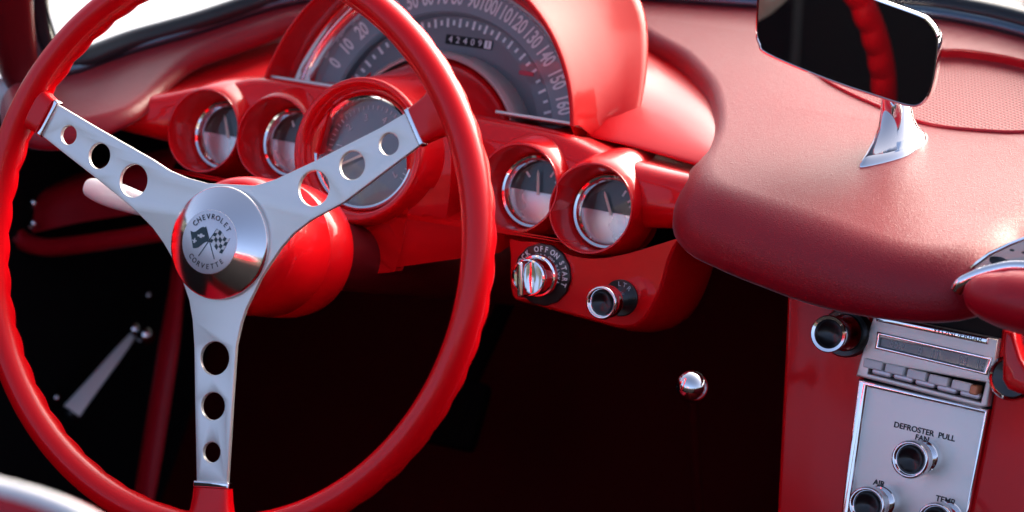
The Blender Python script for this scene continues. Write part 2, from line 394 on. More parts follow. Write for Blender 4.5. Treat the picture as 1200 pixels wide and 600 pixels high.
panel_ms.append(body([(0, 1.13, -.004, .23, .030), (.06, 1.13, -.005, .226, .030), (.112, 1.13, -.006, .224, .030), (.135, 1.1, -.007, .223, .0295), (.172, .92, -.009, .222, .028), (.205, .86, -.007, .219, .0255), (.235, .86, -.005, .218, .022), (.262, .86, -.004, .222, .020)]))
CUPS = [(238,153),(320,162),(606,220),(692,244)]
gn = Frame((0, .205, -.01), TG)
cc_ = [(Frame(on(q, gn.o, gn.z), TG), .0308) for q in CUPS] + [(Frame((0, .171, .016), TG), .050)]
def bore(me):
    # open the panel where the cups pass through it
    bm = bmesh.new(); bm.from_mesh(me); ins = {}
    for v in bm.verts:
        for f_, r_ in cc_:
            d_ = v.co-f_.o; x, y, z = d_.dot(f_.x), d_.dot(f_.y), d_.dot(f_.z)
            if -.055 < z < .03 and x*x+y*y < r_*r_:
                k_ = r_/max(1e-6, math.hypot(x, y)); ins[v] = f_.w(x*k_, y*k_, z)
    bmesh.ops.delete(bm, geom=[f for f in bm.faces if all(v in ins for v in f.verts)], context='FACES')
    for v, c in ins.items():
        if v.is_valid: v.co = c
    bm.to_mesh(me); bm.free(); return me
panel = obj('instrument_panel', bore(join(panel_ms)), M['paint'], dash, 'glossy red painted panel carrying the gauges', smooth=70)
# cove sheet: the painted floor between hood and pad, ending in a seam over the right pod
s_ = [PZ(q, .019) for q in ((688,155),(704,159),(730,165),(770,176),(822,191),(850,198))]
b_ = [V((.08, .47, .034)), V((.11, .48, .034)), V((.15, .45, .034)), V((.21, .40, .032)), V((.245, .34, .026)), V((.27, .29, .020))]
rows = [[p+V((0, -.0005, -.003)) for p in s_], s_]
for k, dz in ((.18, .0035), (.4, .003), (.7, -.002), (1, 0)): rows.append([a.lerp(b, k)+V((0, 0, dz+sin(pi*k)*(.016, .010, .004, .001, -.001, -.001)[i_])) for i_, (a, b) in enumerate(zip(s_, b_))])
obj('cove_floor', patch(rows, 6, 6), M['paintsoft'], dash, smooth=60)
sl = [PZ(q, .018) for q in ((150,128),(200,98),(260,78),(315,66),(345,70))]
# ---- gauge cups
def gauge(c, label, needle_a, mk):
    f = Frame(c, TG)
    Ro = .0318
    g = obj('gauge', lathe(f, [(.0326, -.040), (.0326, -.020), (.0326, -.006), (.0326, -.0015), (.0322, .0004), (.0312, .0004), (.0304, -.0010), (.0296, -.006), (.0278, -.030), (.0276, -.0335)], 72), M['paint'], dash, label, smooth=60)
    fair = []
    for dd, rr, dz in ((-.0006, .0318, 0), (.0012, .0328, 0), (.008, .0334, 0), (.022, .0338, -.0005), (.045, .0342, -.004), (.075, .0345, -.011), (.11, .0345, -.02)):
        fair.append([f.w(rr*cos(R(a)), rr*sin(R(a)))+V((0, dd, dz)) for a in range(-8, 189, 4)])
    obj('cup_fairing', loft(fair, closed=False), M['paint'], g, smooth=70)
    d = f.at(0, 0, -.036)
    obj('bezel', lathe(d, [(.0277, .002), (.0272, .0062), (.0262, .0070), (.0247, .0064), (.0240, .0040), (.0226, .0030), (.0219, .0006), (.0216, -.002)], 64), M['chrome'], g)
    obj('dial', lathe(d, [(.023, -.0022), (.0001, -.0022)], 48), M['dialblack'], g)
    half = [(.0218*cos(R(a)), .0218*sin(R(a))) for a in range(180, 361, 6)]
    obj('silver_plate', plate(d, [half], .0016, .0003, .0002), M['silver'], g)
    ms = []
    for a in mk: ms.append(plate(d.at(.0165*cos(R(a)), .0165*sin(R(a)), 0, R(a-90)), [[(-.0008, -.0025), (.0008, -.0025), (.0008, .0025), (-.0008, .0025)]], .0002, 0, -.0018))
    obj('dial_marks', join(ms), M['white'], g)
    nf = d.at(0, 0, 0, R(needle_a-90))
    obj('needle', plate(nf, [[(-.0011, -.002), (.0011, -.002), (.0009, .0135), (0, .0165), (-.0009, .0135)]], .0005, 0, .0012), M['needle'], g)
    obj('lens', lathe(d, [(.0235, .0036), (.012, .0041), (.0001, .0043)], 48), M['lens'], g)
    return g
gauges = []
for q, lab, na, mk in zip(CUPS, ('gauge in a deep red cup, outermost on the left', 'gauge in a deep red cup beside the rev counter', 'gauge in a deep red cup seen right of the wheel rim', 'gauge in a deep red cup, outermost on the right'), (112, 70, 100, 118), ((60, 35), (120, 45), (135, 62, 38), (65, 40, 25))):
    c = on(q, gn.o, gn.z); gauges.append(gauge(c, lab, na, mk))
# ---- tachometer: large cup over the column with a tunnel back to the speedometer
tc = V((0, .171, .016)); tf = Frame(tc, TG)
tach = obj('tachometer', lathe(tf, [(.0538, -.034), (.0540, -.02), (.0540, -.005), (.0530, -.0008), (.0512, .0006), (.0490, .0000), (.0462, -.003), (.0440, -.010), (.0425, -.0135)], 96), M['paint'], dash, 'large red cup around the round rev counter', smooth=60)
td = tf.at(0, 0, -.016)
obj('bezel', lathe(td, [(.0428, .0015), (.0425, .0050), (.0412, .0062), (.0396, .0055), (.0388, .0020), (.0384, -.003)], 80), M['chrome'], tach)
obj('dial', lathe(td, [(.039, -.0035), (.0001, -.0035)], 64), M['tachgrey'], tach)
ms = []
for k in range(8):
    a = R(210-k*34); ms.append(text(td, str(k), .0262*cos(a), .0262*sin(a), .0075, -.003, a-pi/2))
for k in range(36):
    a = R(212-k*6.8); ms.append(plate(td.at(.0335*cos(a), .0335*sin(a), 0, a-pi/2), [[(-.0004, -.0016), (.0004, -.0016), (.0004, .0016), (-.0004, .0016)]], .0002, 0, -.003))
obj('dial_marks', join(ms), M['dim'], tach)
obj('needle', plate(td.at(0, 0, 0, R(120)), [[(-.0012, -.006), (.0012, -.006), (.0005, .031), (-.0005, .031)]], .0006, 0, .0005), M['needle'], tach)
obj('lens', lathe(td, [(.0392, .003), (.02, .0045), (.0001, .005)], 64), M['lens'], tach)
# speedometer frame: centre of the dial circle
SP = Frame((0, .2855, -.008), TG)
# tunnel
r0, r1 = [], []
rgs = []
c1 = SP.w(0, -.0134, .004); 
for k in range(9):
    t = k/8; cc = tc.lerp(c1, t); rr = .0525*(1-t)+.0757*t - .003*sin(pi*t)
    fy = Frame(cc, TG)
    rgs.append([fy.w(rr*cos(a), rr*sin(a)) for a in [R(-20+220*i/40) for i in range(41)]])
obj('tunnel', loft(rgs, closed=False), M['paint'], tach, smooth=60)
# column shroud panel under the tachometer: front face with a notch for the column, flank going back
sf = Frame((0, .176, 0), 14)
def S2(q, z=0): return sf.px(q, z)
notch_c = sf.px((345, 290)); 
right = [(472,190),(473,230),(470,270),(462,312)]
bl = [S2(q) for q in [(474,140),(476,170),(477,205),(474,245),(467,290),(459,314)]]
br = S2((440,316)); nt = [S2(q) for q in [(440,316),(436,300),(428,282),(418,264),(404,248),(385,238),(365,235)]]
left = [(-x, y) for x, y in bl]
ftop = [(-.03, .03), (.03, .03)]
front = bl + [S2((452,315.5))] + nt + [(-nt[-1][0]-.0, nt[-1][1])] 
ntl = [(-.0575-(x-.0575)*1.0 if False else 2*0-x, y) for x, y in nt[::-1]]
tcy = (tc-sf.o).dot(sf.y)
front = bl + nt + ntl + left[::-1] + [(.050*cos(R(a)), tcy+.050*sin(R(a))) for a in range(180, 361, 6)]
shroud = [plate(sf, [front], .012, .003, 0)]
def back(p, k, dy=0):
    w = sf.w(p[0], p[1], -.004); km = .33+.52*min(1, max(0, (-.036-w.z)/.014)); kk = min(k, km)
    w = w+V((.067*kk, .064*kk+dy, .004*kk))
    return V((w.x, w.y, min(w.z, .03-.016*min(1, k))))
def dens(pts): return [V((p.x, p.y)) for p in crom([(x, y, 0) for x, y in pts], 5)]
bl2 = dens(bl)
fl = [[sf.w(p[0]-.001, p[1], -.0012) for p in bl2]]+[[back(p, k, dy) for p in bl2] for k, dy in ((.03, 0), (.1, 0), (.2, 0), (.33, 0), (.5, 0), (.7, 0), (.85, 0), (.9, .05))]
shroud.append(loft(fl, closed=False))
el = [sf.w(-p[0]+.001, p[1], -.0015) for p in bl]
def backl(p, k): w = sf.w(-p[0], p[1], -.004); return w+V((-.012*k, .064*k, .004*k))
shroud.append(patch([el]+[[backl(p, k) for p in bl] for k in (.04, .3, .7, 1.25)], 4, 4))
obj('column_shroud', join(shroud), M['paint'], dash, 'red panel notched around the steering column', smooth=60)
# ---- speedometer
hood_rows = []
for d, rr, dz, ax_ in ((-.042, .1318, 0, 1), (-.002, .1326, 0, 1), (.0006, .1332, 0, 1), (.0010, .1342, 0, 1), (.0006, .1352, 0, 1), (-.002, .1358, 0, 0), (-.008, .1362, 0, 0), (-.03, .1375, .001, 0), (-.06, .1400, .002, 0), (-.085, .1440, .003, 0), (-.100, .1485, .003, 0), (-.108, .1505, .003, 0), (-.114, .1490, .002, 0), (-.118, .1440, 0, 0), (-.125, .13, 0, 0)):
    o = SP.w(0, .001, .045)
    # the hood runs level towards the windscreen rather than along the tilted dial axis
    shift = SP.z*d if ax_ else V((0, -d, 0))
    row = []
    for i in range(61):
        lo_ = 9.8 if d > -.006 else max(-7, 9.8-17*(-d-.006)/.06)
        a = R(lo_+(180-2*lo_)*i/60)
        ex = 0
        if d < -.05 and not ax_:
            fl_ = max(0, 1-abs(sin(a))/.5); ex = .010*fl_*fl_*min(1, (-d-.05)/.05)
        sh_ = shift if d > -.03 else shift*(1-.5*max(0, 1-max(0, sin(a))/.55)**1.5*min(1, (-d-.03)/.05))
        row.append(o+sh_+SP.x*(rr+ex)*cos(a)+SP.y*(rr)*sin(a)+V((0, 0, dz)))
    hood_rows.append(row)
hood = obj('speedometer_hood', loft(hood_rows, closed=False), M['hoodpaint'], dash, 'half round red hood over the speedometer', smooth=60)
def half_disc(pr_): return loft([[SP.w(r*cos(a), r*sin(a), z) for a in [R(4+172*i/90) for i in range(91)]] for r, z in pr_], closed=False)
spd = obj('speedometer', half_disc([(.1190, -.002), (.0985, -.002), (.0975, -.0025), (.0965, -.010), (.094, -.0105), (.0001, -.0105)]), M['dial'], dash, 'large half round grey speedometer dial')
obj('number_band', half_disc([(.1190, .0001), (.0992, .0001), (.0982, -.0008), (.0980, -.002)]), M['dialring'], spd)
nums = {'0':(396,76),'10':(408,56),'20':(425,37),'50':(484,4.5),'60':(502,2),'70':(519,1),'80':(536,1),'90':(555,4),'100':(572,8),'110':(590,15),'120':(606,29),'130':(623,46),'140':(638,67),'150':(651,94),'160':(660,123)}
ms = []; angs = {}
for k, q in nums.items():
    x, y = SP.px(q); angs[int(k)] = math.atan2(y, x)
angs[30] = angs[20]+(angs[50]-angs[20])*.345; angs[40] = angs[20]+(angs[50]-angs[20])*.68
for v, a in angs.items(): ms.append(text(SP, str(v), .1095*cos(a), .1095*sin(a), .0165, .0006, a-pi/2, .62, .0004))
obj('numerals', join(ms), M['white'], spd)
ms = []
ks = sorted(angs)
for v in range(0, 161, 5):
    lo = v//10*10; hi = min(lo+10, 160); a = angs[lo]+(angs[hi]-angs[lo])*((v-lo)/10)
    L = .0034 if v % 10 == 0 else .0020
    ms.append(plate(SP.at(.0915*cos(a), .0915*sin(a), -.0105, a-pi/2), [[(-.0010, -L), (.0010, -L), (.0010, L), (-.0010, L)]], .0002, 0, .0004))
obj('ticks', join(ms), M['white'], spd)
# odometer
o0 = SP.px((523,45), -.0105); o1 = SP.px((577,54), -.0105)
ox, oy = (o0[0]+o1[0])/2, (o0[1]+o1[1])/2; ow = o1[0]-o0[0]
OD = SP.at(ox, oy, -.0105)
odo = obj('odometer', box(OD, -ow/2, -.0036, ow/2, .0036, -.001, .0010, .0002), M['matblack'], spd)
cw = ow/6.3
obj('odometer_digits', join([text(OD, c, -ow/2+.0014+cw*(i+.5), 0, .0070, .0014, 0, 1.0, 0) for i, c in enumerate('42409')]), M['white'], spd)
obj('tenths_wheel', box(OD, ow/2-cw*1.0, -.0031, ow/2-.0003, .0031, .0002, .0014, .0002), M['white'], spd)
obj('tenths_digit', text(OD, '1', ow/2-cw*.5, 0, .0068, .0017), M['ink'], spd)
p = SP.px((617, 86), -.0105); obj('warning_lamp', box(SP.at(*p, -.0105), -.0062, -.0016, .0062, .0016, -.001, .0009, .0004), M['redmark'], spd)
na = angs[0]+.02
obj('needle', plate(SP.at(0, 0, 0, na-pi/2), [[(-.0016, .03), (.0016, .03), (.0006, .094), (-.0006, .094)]], .0008, 0, -.004), M['redmark'], spd)
# chrome ring between hood and dial, arch over the tunnel, strips along the base
obj('bezel', loft([[SP.w(r*cos(a), r*sin(a), z) for a in [R(8+164*i/80) for i in range(81)]] for r, z in ((.1180, .0003), (.1186, .0035), (.1205, .0065), (.1240, .0085), (.1265, .0075), (.1275, .0050), (.1290, .0085), (.1310, .0100), (.1322, .0085))], closed=False), M['chrome'], spd)
ar = [SP.w(.0776*cos(a), -.0134+.0776*sin(a), .002) for a in [R(18+144*i/50) for i in range(51)]]
arch = loft([[SP.w(r*cos(a), -.0134+r*sin(a), z) for a in [R(20+140*i/50) for i in range(51)]] for r, z in ((.0752, .0130), (.0768, .0140), (.0790, .0120), (.0812, .004), (.0818, -.006), (.0818, -.0105))], closed=False)
obj('tunnel_trim', arch, M['alud'], spd)
by = .0265
for x0, x1 in ((.067, .1305), (-.1305, -.067)):
    obj('base_strip', box(SP, x0, by-.0020, x1, by+.0008, -.010, .0420, .0012), M['alud'], spd)
obj('lens', loft([[SP.w(r*cos(a), r*sin(a), .008+.003*(1-r/.12)) for a in [R(11+158*i/60) for i in range(61)]] for r in (.119, .10, .0905)], closed=False), M['lens'], spd)

# ---- lower switch panel
LP = Frame(PY((700,330), .192), 13)
lo = [(597,281),(598,300),(600,346),(620,354),(640,360.5),(700,377),(722,382.5),(738,383),(750,378),(760,367),(769,350),(777,328),(783,306),(790,290),(795,280),(770,287),(740,296),(712,302),(690,303),(668,299),(648,290),(630,284),(610,283)]
l2 = [LP.px(q) for q in lo]
l3 = [(p.x, p.y) for p in crom([(x, y, 0) for x, y in l2], 4, closed=True)]
def loff(pts, d):
    n = len(pts); ar = sum(pts[i-1][0]*pts[i][1]-pts[i][0]*pts[i-1][1] for i in range(n)); sg = 1 if ar > 0 else -1; o_ = []
    for i in range(n):
        tx, ty = pts[(i+2) % n][0]-pts[i-2][0], pts[(i+2) % n][1]-pts[i-2][1]; l = math.hypot(tx, ty)
        nx, ny = sg*ty/l, -sg*tx/l
        k_ = 1 if ny < .3 else 0
        o_.append((pts[i][0]+nx*d*k_, pts[i][1]+ny*d*k_))
    return o_
rg_ = [[LP.w(x, y, z) for x, y in loff(l3, d)] for d, z in ((-.0015, 0), (-.0003, -.0006), (.0006, -.0020), (.0030, -.011), (.0062, -.024), (.0085, -.040), (.0090, -.055), (.0075, -.070), (.002, -.085))]
lpm = join([plate(LP, [loff(l3, -.0015)], .002, 0, 0), loft(rg_)])
bm = bmesh.new(); bm.from_mesh(lpm); bmesh.ops.remove_doubles(bm, verts=bm.verts, dist=2e-5); bm.to_mesh(lpm); bm.free()
sw = obj('switch_panel', lpm, M['paint'], dash, 'red lower panel holding the ignition switch and a pull knob', smooth=60)
# ignition
ig = LP.at(*LP.px((637,321.5)), 0)
prof = []
def gear(r, n, d): return [((r+d*cos(n*2*pi*i/(n*6)))*cos(2*pi*i/(n*6)), (r+d*cos(n*2*pi*i/(n*6)))*sin(2*pi*i/(n*6))) for i in range(n*6)]
ign = obj('ignition_switch', plate(ig, [gear(.0222, 14, .0003)], .004, .0008, .003), M['black'], sw if False else dash, 'chrome ignition switch on a black ringed plate')
ms = []
for s, a in (('LOCK', 152), ('OFF', 97), ('ON', 62), ('START', 12)):
    n_ = len(s)
    for i, ch in enumerate(s):
        b = R(a+(n_-1)*6.2-i*12.4); ms.append(text(ig, ch, .0184*cos(b), .0184*sin(b), .0056, .0034, b-pi/2, .85, .0001))
obj('switch_lettering', join(ms), M['white'], ign)
obj('switch_barrel', lathe(ig, [(.0155, .002), (.0155, .010), (.0148, .0115), (.0135, .0118), (.0128, .013), (.0126, .021), (.0132, .0215), (.0135, .023), (.0130, .0245), (.0118, .0248), (.0113, .0238), (.0001, .0232)], 64), M['chrome'], ign)
obj('switch_grip', box(ig.at(0, 0, 0, R(8)), -.0024, -.0125, .0024, .0125, .022, .038, .0012, .002), M['chrome'], ign)
# pull knobs (shared builder)
def pull_knob(fr, parent, Rk, L, plate_r, label, plate_m='black', hous=0, ring=.003):
    k = obj('pull_knob', lathe(fr, [(Rk*.62, .0), (Rk*.62, L*.45), (Rk*.66, L*.52), (Rk*.98, L*.60), (Rk*1.03, L*.66), (Rk*.97, L*.71), (Rk*.95, L*.80), (Rk*1.02, L*.88), (Rk*1.05, L*.95), (Rk*1.0, L*.99), (Rk*.92, L), (Rk*.86, L*.985), (Rk*.74, L*.93), (Rk*.70, L*.90)], 56), M['chrome'], parent, label, smooth=60)
    obj('knob_face', lathe(fr, [(Rk*.71, L*.91), (Rk*.5, L*.84), (Rk*.0001+1e-5, L*.80)], 40), M['black'], k)
    if plate_r: obj('knob_plate', lathe(fr, [(plate_r, 0), (plate_r, .0016+hous), (plate_r*.95, .0022+hous), (Rk*.6, .0020+hous)], 48), M[plate_m], k)
    return k
pk = LP.at(*LP.px((728,349)), 0)
k = pull_knob(pk, dash, .0112, .034, .0130, 'chrome ringed pull knob on the lower switch panel')
obj('knob_lettering', join([text(pk, ch, .0100*cos(R(b)), .0100*sin(R(b)), .0046, .0026, R(b-90)) for ch, b in zip('LTR', (98, 75, 52))]), M['dim'], k)

# ================================================================== CENTRE CONSOLE
cons = thing('center_console', 'red centre console with silver radio and heater controls below the dash pad', 'console', (.41, .21, -.15))
ST = Frame((.41, .21, -.13), 18.5)
def C2(q, z=0): return ST.px(q, z)
def poly(qs, z=0): return [C2(q, z) for q in qs]
# red faces either side of a dark slot
obj('console_panel', plate(ST, [poly([(923,320),(919,420),(914,520),(905,700),(880,1050),(945,1060),(980,700),(990,600),(998,540),(1011,440),(1021,372),(1026,335)])], .05, .0035, 0, 3), M['paintsoft'], cons, 'red panel left of the radio')
obj('console_panel', plate(ST, [poly([(1176,350),(1172,400),(1161,478),(1136,600),(1116,700),(1060,1080),(1250,1110),(1300,740),(1330,420),(1330,380)])], .05, .0035, 0, 3), M['paintsoft'], cons, 'red panel right of the radio')
obj('console_core', plate(ST, [poly([(1015,345),(975,690),(940,1050),(1070,1080),(1130,730),(1185,375)])], .04, 0, -.004), M['matblack'], cons)
# radio
radio = obj('radio', plate(ST, [poly([(1027,368.5),(1173,397),(1160,476),(1151,477.5),(1006,440),(1010,425)]), poly([(1032,395.5),(1029.5,405.5),(1154,435),(1159.5,420.5)]), poly([(1023,423),(1020,437.5),(1152,471),(1157.5,448)])], .02, .0012, .006), M['alud'], cons, 'silver car radio with dial window and push buttons')
wq = [(1028,388),(1025,408),(1157,440.5),(1164,418)]
def ringpl(outer, inner, t, z, b=.0006): return plate(ST, [outer, inner], t, b, z)
obj('dial_frame', ringpl(poly([(1028.5,388.5),(1163.8,419),(1157.5,439.8),(1025.5,408.5)], .006), poly([(1032,393),(1159.5,422),(1154,435.5),(1029.8,405.8)], .006), .004, .0078, .0008), M['chrome'], radio)
obj('dial_window', plate(ST, [poly([(1029,390),(1162,419.5),(1157,439),(1026,408)])], .002, 0, .0035), M['glassy'], radio)
rot = math.atan2(*(V(C2((1160,419)))-V(C2((1030,389)))).yx)
ms = []
for s, q in (('65.7', (1052,403.5)), ('9', (1078,412)), ('11', (1096,416)), ('14', (1128,423.5)), ('16', (1149,428))):
    x, y = C2(q, .0036); ms.append(text(ST, s, x, y, .0085, .0038, rot, .8))
obj('dial_numbers', join(ms), M['dim'], radio)
obj('button_recess', plate(ST, [poly([(1016,418),(1160,445),(1156,475),(1012,441)])], .002, 0, -.004), M['black'], radio)
bq = [(1023.5,427.5),(1049,433.5),(1074.5,440),(1100,446.5),(1127,453)]
for i, q in enumerate(bq):
    x, y = C2(q, .006); fb = ST.at(x, y, 0, rot); fb = Frame(fb.o, axes=(fb.x, (fb.y*cos(.08)-fb.z*sin(.08)), (fb.z*cos(.08)+fb.y*sin(.08))))
    b = obj('push_button', box(fb, -.0067, -.0034, .0067, .0030, -.004, .0085, .0012, .0012), M['button'], radio)
    x, y = C2((q[0]+10, q[1]+9.5), .004); fb = ST.at(x, y, 0, rot)
    obj('button_reflection', box(fb, -.0070, -.0020, .0070, .0020, -.004, .0055, .0012, .0018), M['ivory'], radio)  # solid lower row stands in for button undersides mirrored in the chrome
x, y = C2((1141.5,457), .008); obj('button_end', box(ST.at(x, y, 0, rot), -.0026, -.0032, .0026, .0030, -.004, .010, .001, .001), M['amber'], radio, 'worn orange end of the last push button')
obj('radio_lip', plate(ST, [poly([(1027.5,369.5),(1158,396),(1157,404),(1026.5,376.5)], .010)], .006, .0012, .0105), M['chrome'], radio)
rv = M['chrome']
ms = [text(ST, s, *C2(q, .0108), .0050, .0107, rot, 1.1) for s, q in (('WONDER', (1114,390.5)), ('BAR', (1143,397)))]
obj('lip_lettering', join(ms), M['ink'], radio)
# heater panel with raised chrome edges
hp = obj('heater_panel', plate(ST, [poly([(1017,451),(1158,484),(1090,850),(958,850),(993,606)])], .006, .0006, .0015), M['alud'], cons, 'flat silver heater control panel')
fr_out = poly([(1009.5,444),(1160.5,479.5),(1088,860),(950,860),(989,600)]); fr_in = poly([(1019.5,453),(1157.3,484.5),(1084,850),(962,850),(998,600)])
obj('panel_frame', ringpl(fr_out, fr_in, .012, .0065, .0015), M['chrome'], hp)
hr = math.atan2(*(V(C2((1158,484)))-V(C2((1017,451)))).yx)
for s, q, sz in (('DEFROSTER  PULL', (1083,506), .0054), ('FAN', (1080.5,514), .0052), ('AIR', (1030,566.5), .0054), ('TEMP', (1107.5,586.5), .0056)):
    obj('control_lettering', text(ST, s, *C2(q, .002), sz, .0019, hr, 1.0, .00012), M['ink'], hp)
for q, lab in (((1083,534.5), 'chrome pull knob under the fan lettering'), ((1033,587.5), 'chrome pull knob under the air lettering'), ((1112,606), 'chrome pull knob under the temp lettering')):
    kf = ST.at(*C2(q, .0015), .0015); pull_knob(kf, cons, .0122, .034, .0112, lab, 'chrome', .004)
lt = ST.at(*C2((994,389.5)), 0)
lighter = obj('cigar_lighter', lathe(lt, [(.0172, -.002), (.0172, .006), (.0160, .0078), (.0130, .0075), (.0125, .010)], 56), M['black'], cons, 'black cigar lighter with chrome ringed end')
obj('lighter_knob', lathe(lt, [(.0105, .004), (.0100, .024), (.0108, .028), (.0116, .034), (.0126, .0395), (.0126, .0415), (.0120, .0422), (.0100, .0418), (.0094, .0400), (.0090, .036)], 48), M['chrome'], lighter)
obj('lighter_face', lathe(lt, [(.0094, .0375), (.006, .0345), (.00001, .034)], 40), M['black'], lighter)
tk = ST.at(*C2((1190,442), .004), .0); tune = obj('tuning_knob', lathe(tk, [(.012, 0), (.012, .012), (.0150, .013), (.0153, .0155), (.0142, .0168), (.0128, .0160), (.0122, .0135)], 48), M['chrome'], cons, 'chrome ring of the tuning knob at the right edge')
obj('knob_face', lathe(tk, [(.0126, .0145), (.00001, .0125)], 40), M['black'], tune)

# ================================================================== GRAB BAR and passenger trim
gb = thing('grab_bar', 'padded red grab bar end with chrome edge at the right above the radio', 'grab bar', (.52, .17, -.03))
g0 = PY((1128,348), .150); 
path = [PY(q, y) for q, y in (((1138,343), .158), ((1144,343.5), .156), ((1155,346), .153), ((1175,350.5), .150), ((1200,354), .148), ((1260,366), .146), ((1400,395), .146))]
path = crom(path, 6)
rad = [min(.0195, .003+.0165*(i/19)**.6) if i < 19 else .0195+.0004*(i-19) for i in range(len(path))]
obj('bar_pad', tube(path, rad, 28, flat=.92), M['softvinyl'], gb, smooth=80)
pth2 = crom([PY(q, y) for q, y in (((1121,340), .164), ((1127,333), .164), ((1143,325), .165), ((1165,318), .166), ((1200,314), .166), ((1280,323), .166))], 6)
obj('chrome_edge', tube(pth2, .0036, 14, flat=1.4), M['chrome'], gb)
br_ = Frame(PY((1186,430), .168), 18.5)
obj('bar_bracket', plate(br_, [[br_.px(q) for q in [(1176,388),(1174,420),(1174,445),(1180,456),(1192,461),(1240,470),(1240,452),(1208,440),(1196,420),(1190,400),(1188,388)]]], .02, .003, 0), M['paint'], gb, smooth=60)
tp = Frame(PY((1165,300), .180), 10)
trim = thing('cove_trim', 'aluminium trim panel in the passenger cove behind the grab bar', 'trim panel', (.50, .21, -.01))
obj('trim_panel', plate(tp, [[tp.px(q) for q in [(1116,343),(1124,330),(1140,312),(1160,297),(1185,285),(1215,274),(1330,270),(1330,350),(1200,345)]]], .003, .0006, 0), M['taupe'], trim)
obj('trim_edge', tube([tp.w(*tp.px(q), .001) for q in [(1117,342),(1124,330),(1140,312),(1160,297),(1185,285),(1215,274),(1330,268)]], .0012, 8), M['chrome'], trim)
obj('trim_marks', join([plate(tp, [circle(*tp.px(q), r, 14, r*.5)], .0004, 0, .0004) for q, r in (((1170,306), .006), ((1181,308), .004), ((1165,303), .003), ((1186,293), .0016), ((1200,296), .0016))]), M['flagink'], trim)

# ================================================================== REAR VIEW MIRROR
mir = thing('rear_view_mirror', 'chrome rimmed rear view mirror on a teardrop stem standing on the dash pad', 'mirror', PZ((1045,180), .03))
mc = PY((1000,50), .318)
hit = W.w(RW*cos(R(8)), RW*sin(R(8)), -.006)
rp = on((1022,60), mc, (-.27, -.95, -.07))
nrmm = ((CAM-rp).normalized()+(hit-rp).normalized()).normalized()
xx = V((-nrmm.y, nrmm.x, 0)).normalized(); yy = nrmm.cross(xx); 
MF0 = Frame(mc, axes=(xx, yy, nrmm))
mq = [(900,64.5),(970,94),(1032,115),(1060,123.5),(1075,124.5),(1086,116),(1094,97),(1100,52),(1097,36),(1087,23),(1075,16),(1020,-4),(960,-28),(915,-46),(898,-48),(891,-38),(886,32),(889,51)]
m2 = [(p.x, p.y) for p in crom([(*MF0.px(q), 0) for q in mq], 5, closed=True)]
mcx = sum(p[0] for p in m2)/len(m2); mcy = sum(p[1] for p in m2)/len(m2)
def ms_(k, d=0): return [((x-mcx)*k+mcx, (y-mcy)*k+mcy) for x, y in m2]
def moff(d):
    o_ = []; n = len(m2); area = sum(m2[i-1][0]*m2[i][1]-m2[i][0]*m2[i-1][1] for i in range(n)); s = 1 if area > 0 else -1
    for i in range(n):
        tx, ty = m2[(i+1) % n][0]-m2[i-1][0], m2[(i+1) % n][1]-m2[i-1][1]; l = math.hypot(tx, ty)
        o_.append((m2[i][0]+s*ty/l*d, m2[i][1]-s*tx/l*d))
    return o_
def mring(d, z): return [MF0.w(x, y, z) for x, y in moff(d)]
obj('mirror_frame', loft([mring(-.0016, 0), mring(-.0010, .0010), mring(0, .0008), mring(.0004, -.001), mring(.0002, -.006), mring(-.004, -.011), mring(-.012, -.014), mring(-.02, -.0145)], caps=False), M['chrome'], mir, smooth=60)
obj('mirror_back', plate(MF0, [moff(-.018)], .001, 0, -.0142), M['chrome'], mir)
obj('mirror_glass', plate(MF0, [moff(-.0012)], .001, 0, .0002), M['mirror'], mir)
# stem: teardrop foot tapering to a neck
t0 = PAD.w(*PAD.px((1007.5,196))); t1 = PAD.w(*PAD.px((1083,157)))
ax = (t1-t0); Lf = ax.length; ax.normalize(); sd = pn.cross(ax)
neck = PY((1050,112), .335); back_ = MF0.w(mcx+.02, mcy, -.014)
def tear(c, L, w, fwd):
    o_ = []
    for i in range(36):
        a = 2*pi*i/36; x = -cos(a); ww = w*sin(a)*(1 if x > 0 else (1-.55*fwd*(-x)**1.3))
        o_.append(c+ax*(x*L)+sd*ww)
    return o_
base_c = t0+ax*Lf*.56
rgs = [tear(t0+ax*Lf*.5-pn*.001, Lf*.5, .0138, 1), tear(t0+ax*Lf*.505+pn*.0015, Lf*.495, .0134, 1)]
topc = neck
for k, L_, w_ in ((.15, .40, .0122), (.3, .31, .0108), (.5, .225, .0098), (.75, .18, .0094), (1.0, .16, .0090), (1.35, .15, .0085)):
    c = (t0+ax*Lf*(.505+.10*min(k, .5))).lerp(topc, k) if k <= 1 else topc+(topc-base_c)*.35
    rgs.append(tear(c, Lf*L_, w_, max(0, 1-1.6*k)))
obj('mirror_stem', loft(rgs, caps=True), M['chrome'], mir, smooth=70)

